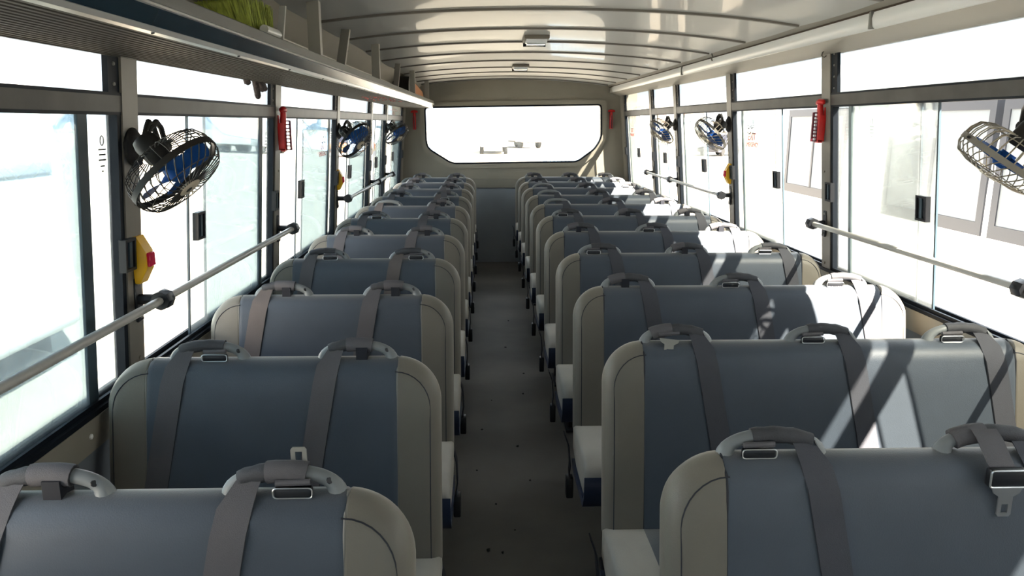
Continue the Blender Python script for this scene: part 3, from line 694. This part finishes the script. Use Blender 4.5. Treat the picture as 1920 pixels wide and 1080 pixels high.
# ------------------------------------------------------------------ emergency hammers
def hammer(p, n, label, s=1.0):
    """p: point on the surface, n: direction out of the surface"""
    n = Vector(n); p = Vector(p); t = thing('emergency_hammer', label, 'hammer', p, 'red emergency hammers'); sd = n.cross(Vector((0, 0, 1)))
    def P(a, b, c): return p + sd*a*s + n*b*s + Vector((0, 0, c*s))
    def hb(m, a0, a1, b0, b1, c0, c1): m.hexa([P(a0, b0, c0), P(a1, b0, c0), P(a1, b1, c0), P(a0, b1, c0), P(a0, b0, c1), P(a1, b0, c1), P(a1, b1, c1), P(a0, b1, c1)])
    m = MB(p); hb(m, -.014, .014, 0, .007, -.085, .050); hb(m, -.014, -.009, .007, .024, -.085, .02); hb(m, .009, .014, .007, .024, -.085, .02); hb(m, -.014, .014, .007, .026, -.090, -.080); m.build('holder', M['red'], t)
    m = MB(p); m.tube([P(0, .018, -.082), P(0, .018, -.03), P(0, .020, .03), P(0, .022, .062)], [.0095*s, .010*s, .0125*s, .011*s], 10); m.build('grip', M['red'], t)
    m = MB(p); m.tube([P(-.032, .022, .064), P(-.026, .022, .070), P(0, .022, .072), P(.022, .022, .070), P(.030, .022, .064)], [.005*s, .010*s, .0135*s, .010*s, .006*s], 10); m.build('head', M['red'], t)
    m = MB(p)                                                     # ladder-like hand guard with see-through slots
    hb(m, -.004, .004, .042, .049, -.085, .030); hb(m, -.004, .004, .025, .030, -.085, .030)
    for k in range(9): hb(m, -.004, .004, .028, .046, -.085+k*.0138, -.080+k*.0138)
    m.build('hand_guard', M['darkred'], t)
hammer(wp('L', 3.195, 1.475, .006), (1, 0, 0), 'red emergency hammer on the left pillar beside the ribbed rack', 1.05)
hammer(wp('R', 3.205, 1.515, .006), (-1, 0, 0), 'red emergency hammer on the right pillar by the grey rail', 1.05)
hammer((-.765, 8.14, 1.53), (0, -1, 0), 'red emergency hammer on the rear wall, left of its window', 1.15)
hammer((1.325, 8.14, 1.545), (0, -1, 0), 'red emergency hammer on the rear wall, right of its window', 1.15)
# ------------------------------------------------------------------ stop buttons
def stop_button(side, y, z, label):
    sg = -1 if side == 'L' else 1; p0 = Vector(wp(side, y, z, .006)); t = thing('stop_button', label, 'button', p0, 'yellow stop buttons'); inw = -sg
    prof = [(0, -.060), (.012, -.060), (.032, -.022), (.032, .022), (.012, .060), (0, .060)]
    m = MB((0, 0, 0)); m.loft([[(inw*q[0]*k2, yy, q[1]*k) for q in prof] for yy, k, k2 in ((-.024, .92, .8), (-.021, 1, 1), (.021, 1, 1), (.024, .92, .8))]); m.build('body', M['yellow'], t)
    MB().cbox((inw*.033, 0, 0), (.014, .032, .036), .003, 1).build('push_button', M['button'], t)
stop_button('L', 1.892, 1.160, 'yellow stop button with red push on the nearest left pillar')
stop_button('L', 4.49, 1.168, 'yellow stop button on the left pillar under the middle fan')
stop_button('R', 4.485, 1.205, 'yellow stop button on the right pillar under the middle fan')
# ------------------------------------------------------------------ things on the rack
br = thing('broom', 'broom with yellow-green bristles lying on the luggage rack', 'broom', (-.63, 1.95, 1.665)); off = br.location.copy()
m = MB(off); rb = random.Random(11)
for k in range(900):
    f = rb.random()**.75; y = 1.90 + f*.46 + rb.uniform(-.01, .01); x = -.665 + rb.uniform(-.035, .035)
    lean = (1-f)*.16; zt = 1.755 + .078*min(1, f*1.5)*rb.uniform(.90, 1.02); zb = 1.675
    yb_ = y + rb.uniform(-.012, .012); P0 = Vector((x, y-lean*.7, zt)); P1 = Vector((x+rb.uniform(-.01, .01), y-lean*.2, (zt+zb)/2)); P2 = Vector((x+.01, yb_, zb)); r = rb.uniform(.0011, .0022)
    m.tube([P0, P1, P2], [r*.5, r, r], 3, cap=False)
tag(m.build('bristles', M['bristle'], br), 'yellow-green bristles', kind='stuff')
MB(off).cbox((-.655, 2.14, 1.674), (.075, .50, .020), .006).build('head', M['white'], br)
MB(off).tube([(-.60, 2.14, 1.745), (-.60, 2.26, 1.747), (-.60, 2.29, 1.747)], [.012, .012, .009], 10).build('end_cap', M['white'], br)
MB(off).loft([[(-.635, 2.36, 1.68), (-.615, 2.36, 1.68), (-.615, 2.372, 1.68), (-.635, 2.372, 1.68)], [(-.665, 2.56, 1.865), (-.645, 2.56, 1.865), (-.645, 2.572, 1.865), (-.665, 2.572, 1.865)]]).build('stick', M['white'], br)
cs = thing('tool_case', 'black and orange case at the far end of the luggage rack', 'case', (-.66, 6.75, 1.662)); off = cs.location.copy()
m = MB(off); prof = round_poly([(6.15, 1.664), (7.60, 1.664), (7.62, 1.73), (7.40, 1.80), (6.45, 1.852), (6.18, 1.862), (6.10, 1.78)], .05, 3)
m.loft([[(x, p[0], p[1]) for p in prof] for x in (-.74, -.615)]); m.build('body', M['caseblack'], cs)
m = MB(off); prof = round_poly([(6.55, 1.69), (7.45, 1.69), (7.46, 1.735), (7.35, 1.782), (6.58, 1.825)], .03, 3); m.loft([[(x, p[0], p[1]) for p in prof] for x in (-.618, -.608)]); m.build('side_panel', M['caseorange'], cs)
MB(off).tube([(-.625, 6.22, 1.83), (-.60, 6.3, 1.862), (-.60, 6.42, 1.862), (-.625, 6.48, 1.835)], .012, 8).build('carry_handle', M['caseblack'], cs)
gl = thing('work_glove', 'dark knitted work glove with fingers hanging from the rack edge', 'glove', (-.855, 2.92, 1.66)); off = gl.location.copy()
m = MB(off)
m.loft([[(-.862+dx, y, 1.668+dz) for dx, dz in ((0, 0), (.06, 0), (.06, .022), (0, .022))] for y in (2.78, 3.02)])
m.build('palm', M['glove'], gl)
for y, l, tw in ((2.80, .012, 0), (2.905, .058, .004), (2.955, .030, .01), (2.985, .026, .012)):
    MB(off).tube([(-.858, y, 1.675), (-.861, y, 1.655), (-.857, y+tw, 1.645-l*.4), (-.855, y+tw*1.5, 1.645-l*.85), (-.855, y+tw*1.6, 1.645-l), (-.855, y+tw*1.6, 1.645-l-.004)], [.010, .0115, .012, .012, .009, .003], 10).build('finger', M['glove'], gl)
# ------------------------------------------------------------------ outside
GZ = -1.0
gd = MB().box(-160, 160, -120, 260, GZ-.2, GZ).build('ground', M['sand']); tag(gd, 'pale sandy yard around the bus', kind='structure')
def wheel(m, c, r=.48, w=.26, ax=(1, 0, 0)):
    m.lathe([(r*.55, -w/2), (r*.95, -w/2), (r, -w/2+.04), (r, w/2-.04), (r*.95, w/2), (r*.55, w/2)], c, ax, 20); return m
def parked_bus(x_face, sgn, y0, y1, zt, wins, label, stripe=None):
    """side facing our bus at x_face; body extends in direction sgn"""
    xo = x_face + sgn*2.4; p0 = ((x_face+xo)/2, (y0+y1)/2, GZ); t = thing('parked_bus', label, 'bus', p0)
    m = MB(p0); prof = round_poly([(x_face, -.55), (x_face, 1.2), (x_face+sgn*.10, zt-.15), (x_face+sgn*.45, zt), (xo-sgn*.45, zt), (xo, zt-.3), (xo, -.55)], .12, 3)
    m.loft([[(p[0], y, p[1]) for p in prof] for y in (y0, y1)]); m.build('body', M['buswhite'], t)
    MB(p0).box(min(x_face, xo)+.15, max(x_face, xo)-.15, y0+.3, y1-.3, -.75, -.54).build('chassis', M['skirt'], t)
    for yy in (y0+1.9, y1-2.3):
        for xx in (x_face+sgn*.18, xo-sgn*.18): wheel(MB(p0), (xx, yy, GZ+.46), .46).build('wheel', M['tyre'], t)
    for a, b, z0, z1 in wins:
        d = x_face - sgn*.012
        m = MB(p0)
        for q in ((a, b, z0, z0+.085), (a, b, z1-.07, z1), (a, a+.06, z0+.085, z1-.07), (b-.06, b, z0+.085, z1-.07)): m.box(min(d, x_face+sgn*.10), max(d, x_face+sgn*.10), *q)
        f = m.build('window', M['busframe'], t)
        e = x_face - sgn*.004; MB(p0).box(min(e, e+sgn*.012), max(e, e+sgn*.012), a+.05, b-.05, z0+.07, z1-.06).build('pane', M['busglass'], f)
        MB(p0).box(min(d, d+sgn*.03), max(d, d+sgn*.03), (a+b)/2-.015, (a+b)/2+.015, z0+.08, z1-.065).build('glazing_bar', M['busframe'], f)
    if stripe:
        a, b, z0, z1 = stripe; d = x_face - sgn*.02; MB(p0).cbox((d+sgn*.01, (a+b)/2, (z0+z1)/2), (.03, b-a, z1-z0), .012, 2).build('rub_rail', M['rubrail'], t)
    return t
parked_bus(3.2, 1, -4.0, 8.25, 2.1, [(.75, 2.0, .80, 1.66), (2.05, 3.3, .80, 1.66), (3.42, 4.63, .79, 1.66), (4.70, 5.95, .79, 1.66), (6.70, 7.98, .80, 1.64)], 'white bus with grey framed windows parked close on the right')
parked_bus(-4.2, -1, -5.0, 7.6, 2.0, [], 'plain white bus parked on the left beyond the windows', stripe=(6.0, 7.4, 1.02, 1.14))
def car(x, y, rz, paint, label, s=1.0, name='parked_car'):
    t = thing(name, label, 'car', (x, y, GZ)); t.rotation_euler.z = rz; t.scale = (s, s, s)
    low = round_poly([(-2.2, .32), (2.2, .32), (2.25, .75), (2.1, .95), (-2.05, 1.0), (-2.25, .8)], .12, 3)
    MB().loft([[(p[0], yy, p[1]) for p in low] for yy in (-.88, .88)]).build('body', paint, t)
    MB().loft([[(-1.9, -.82, .97), (1.0, -.82, .97), (1.0, .82, .97), (-1.9, .82, .97)], [(-1.5, -.66, 1.62), (.35, -.66, 1.62), (.35, .66, 1.62), (-1.5, .66, 1.62)]]).build('cabin', paint, t)
    for s_ in (-1, 1):
        m = MB(); m.loft([[(-1.65, s_*.815, 1.03), (.75, s_*.815, 1.03), (.30, s_*.69, 1.54), (-1.42, s_*.69, 1.54)], [(-1.65, s_*.835, 1.03), (.75, s_*.835, 1.03), (.30, s_*.71, 1.54), (-1.42, s_*.71, 1.54)]]); m.build('side_window', M['cardark'], t)
    m = MB(); m.loft([[(1.01, -.72, 1.02), (1.01, .72, 1.02), (.44, .58, 1.56), (.44, -.58, 1.56)], [(1.03, -.72, 1.03), (1.03, .72, 1.03), (.46, .58, 1.57), (.46, -.58, 1.57)]]); m.build('windscreen', M['cardark'], t)
    for xx in (-1.35, 1.35):
        for s_ in (-1, 1): wheel(MB(), (xx, s_*.80, .33), .33, .2, (0, 1, 0)).build('wheel', M['tyre'], t)
    MB().box(2.18, 2.27, -.8, .8, .42, .60).build('bumper', M['skirt'], t)
    return t
car(-10.2, 58, -1.9, M['carbrown'], 'rust-brown car seen through the left window under the middle fan')
car(18.6, 60.0, -2.3, M['cardark'], 'dark car seen through the right window under the middle fan')
def truck(x, y, rz, paint, label, s=1.0):
    t = thing('parked_truck', label, 'truck', (x, y, GZ)); t.rotation_euler.z = rz; t.scale = (s, s, s)
    MB().cbox((0, 0, 1.75), (2.3, 1.9, 2.3), .12, 2).build('cab', paint, t)
    MB().cbox((0, -.96, 2.25), (1.95, .06, .75), .02, 1).build('windscreen', M['windscreen'], t)
    MB().cbox((0, -.97, .95), (2.2, .08, .5), .03, 1).build('bumper', M['render'], t)
    for s_ in (-1, 1): MB().lathe([(.14, 0), (.12, .03)], (s_*.8, -1.0, .98), (0, -1, 0), 12).build('headlight', M['windscreen'], t)
    MB().cbox((0, -.965, 1.45), (1.5, .05, .35), .02, 1).build('grille', M['windscreen'], t)
    MB().cbox((0, 3.6, 2.0), (2.4, 5.2, 2.6), .06, 1).build('cargo_box', paint, t)
    MB().box(-.5, .5, -.8, 6.2, .55, .72).build('chassis', M['skirt'], t)
    for yy in (-.1, 4.6, 5.6):
        for s_ in (-1, 1): wheel(MB(), (s_*.98, yy, .5), .5, .3).build('wheel', M['tyre'], t)
truck(.55, 62, 0, M['buswhite'], 'white truck facing the bus, seen through the rear window')
truck(4.2, 76, .35, M['trucktan'], 'tan truck beside the white one, seen through the rear window')
truck(-17.5, 62, .9, M['buswhite'], 'white truck far off beside the red hammer, through the left windows')
def container(x0, x1, y, z1, label):
    p0 = ((x0+x1)/2, y, GZ); t = thing('shipping_container', label, 'container', p0)
    prof = []; n = int((x1-x0)/.16)
    for k in range(n):
        a = x0 + (x1-x0)*k/n; d = (x1-x0)/n; prof += [(a, y), (a+d*.35, y), (a+d*.5, y+.06), (a+d*.85, y+.06)]
    prof += [(x1, y), (x1, y+2.4), (x0, y+2.4)]
    m = MB(p0); m.loft([[(p[0], p[1], z) for p in prof] for z in (GZ+.1, z1)]); m.build('corrugated_wall', M['contblue'], t, angle=10)
    MB(p0).box(x0-.04, x1+.04, y-.03, y+2.45, z1, z1+.12).build('top_frame', M['render'], t); MB(p0).box(x0-.04, x1+.04, y-.03, y+2.45, GZ, GZ+.12).build('bottom_frame', M['render'], t)
container(2.55, 6.4, 32, .25, 'pale blue corrugated container low in the rear window')
container(-4.6, -2.9, 60, .1, 'small pale blue container left of the white truck')
bd = thing('low_building', 'pale low building with dark openings beyond the rear window', 'building', (18, 120, GZ)); off = bd.location.copy()
MB(off).box(8, 30, 120, 130, GZ, 4.2).build('walls', M['render'], bd)
for k in range(6): MB(off).box(11.5+k*1.3, 12.0+k*1.3, 119.85, 120.02, 1.0, 3.2).build('opening', M['shade'], bd)
MB(off).box(7.6, 30.4, 119.6, 130.4, 4.2, 4.6).build('roof', M['render'], bd)
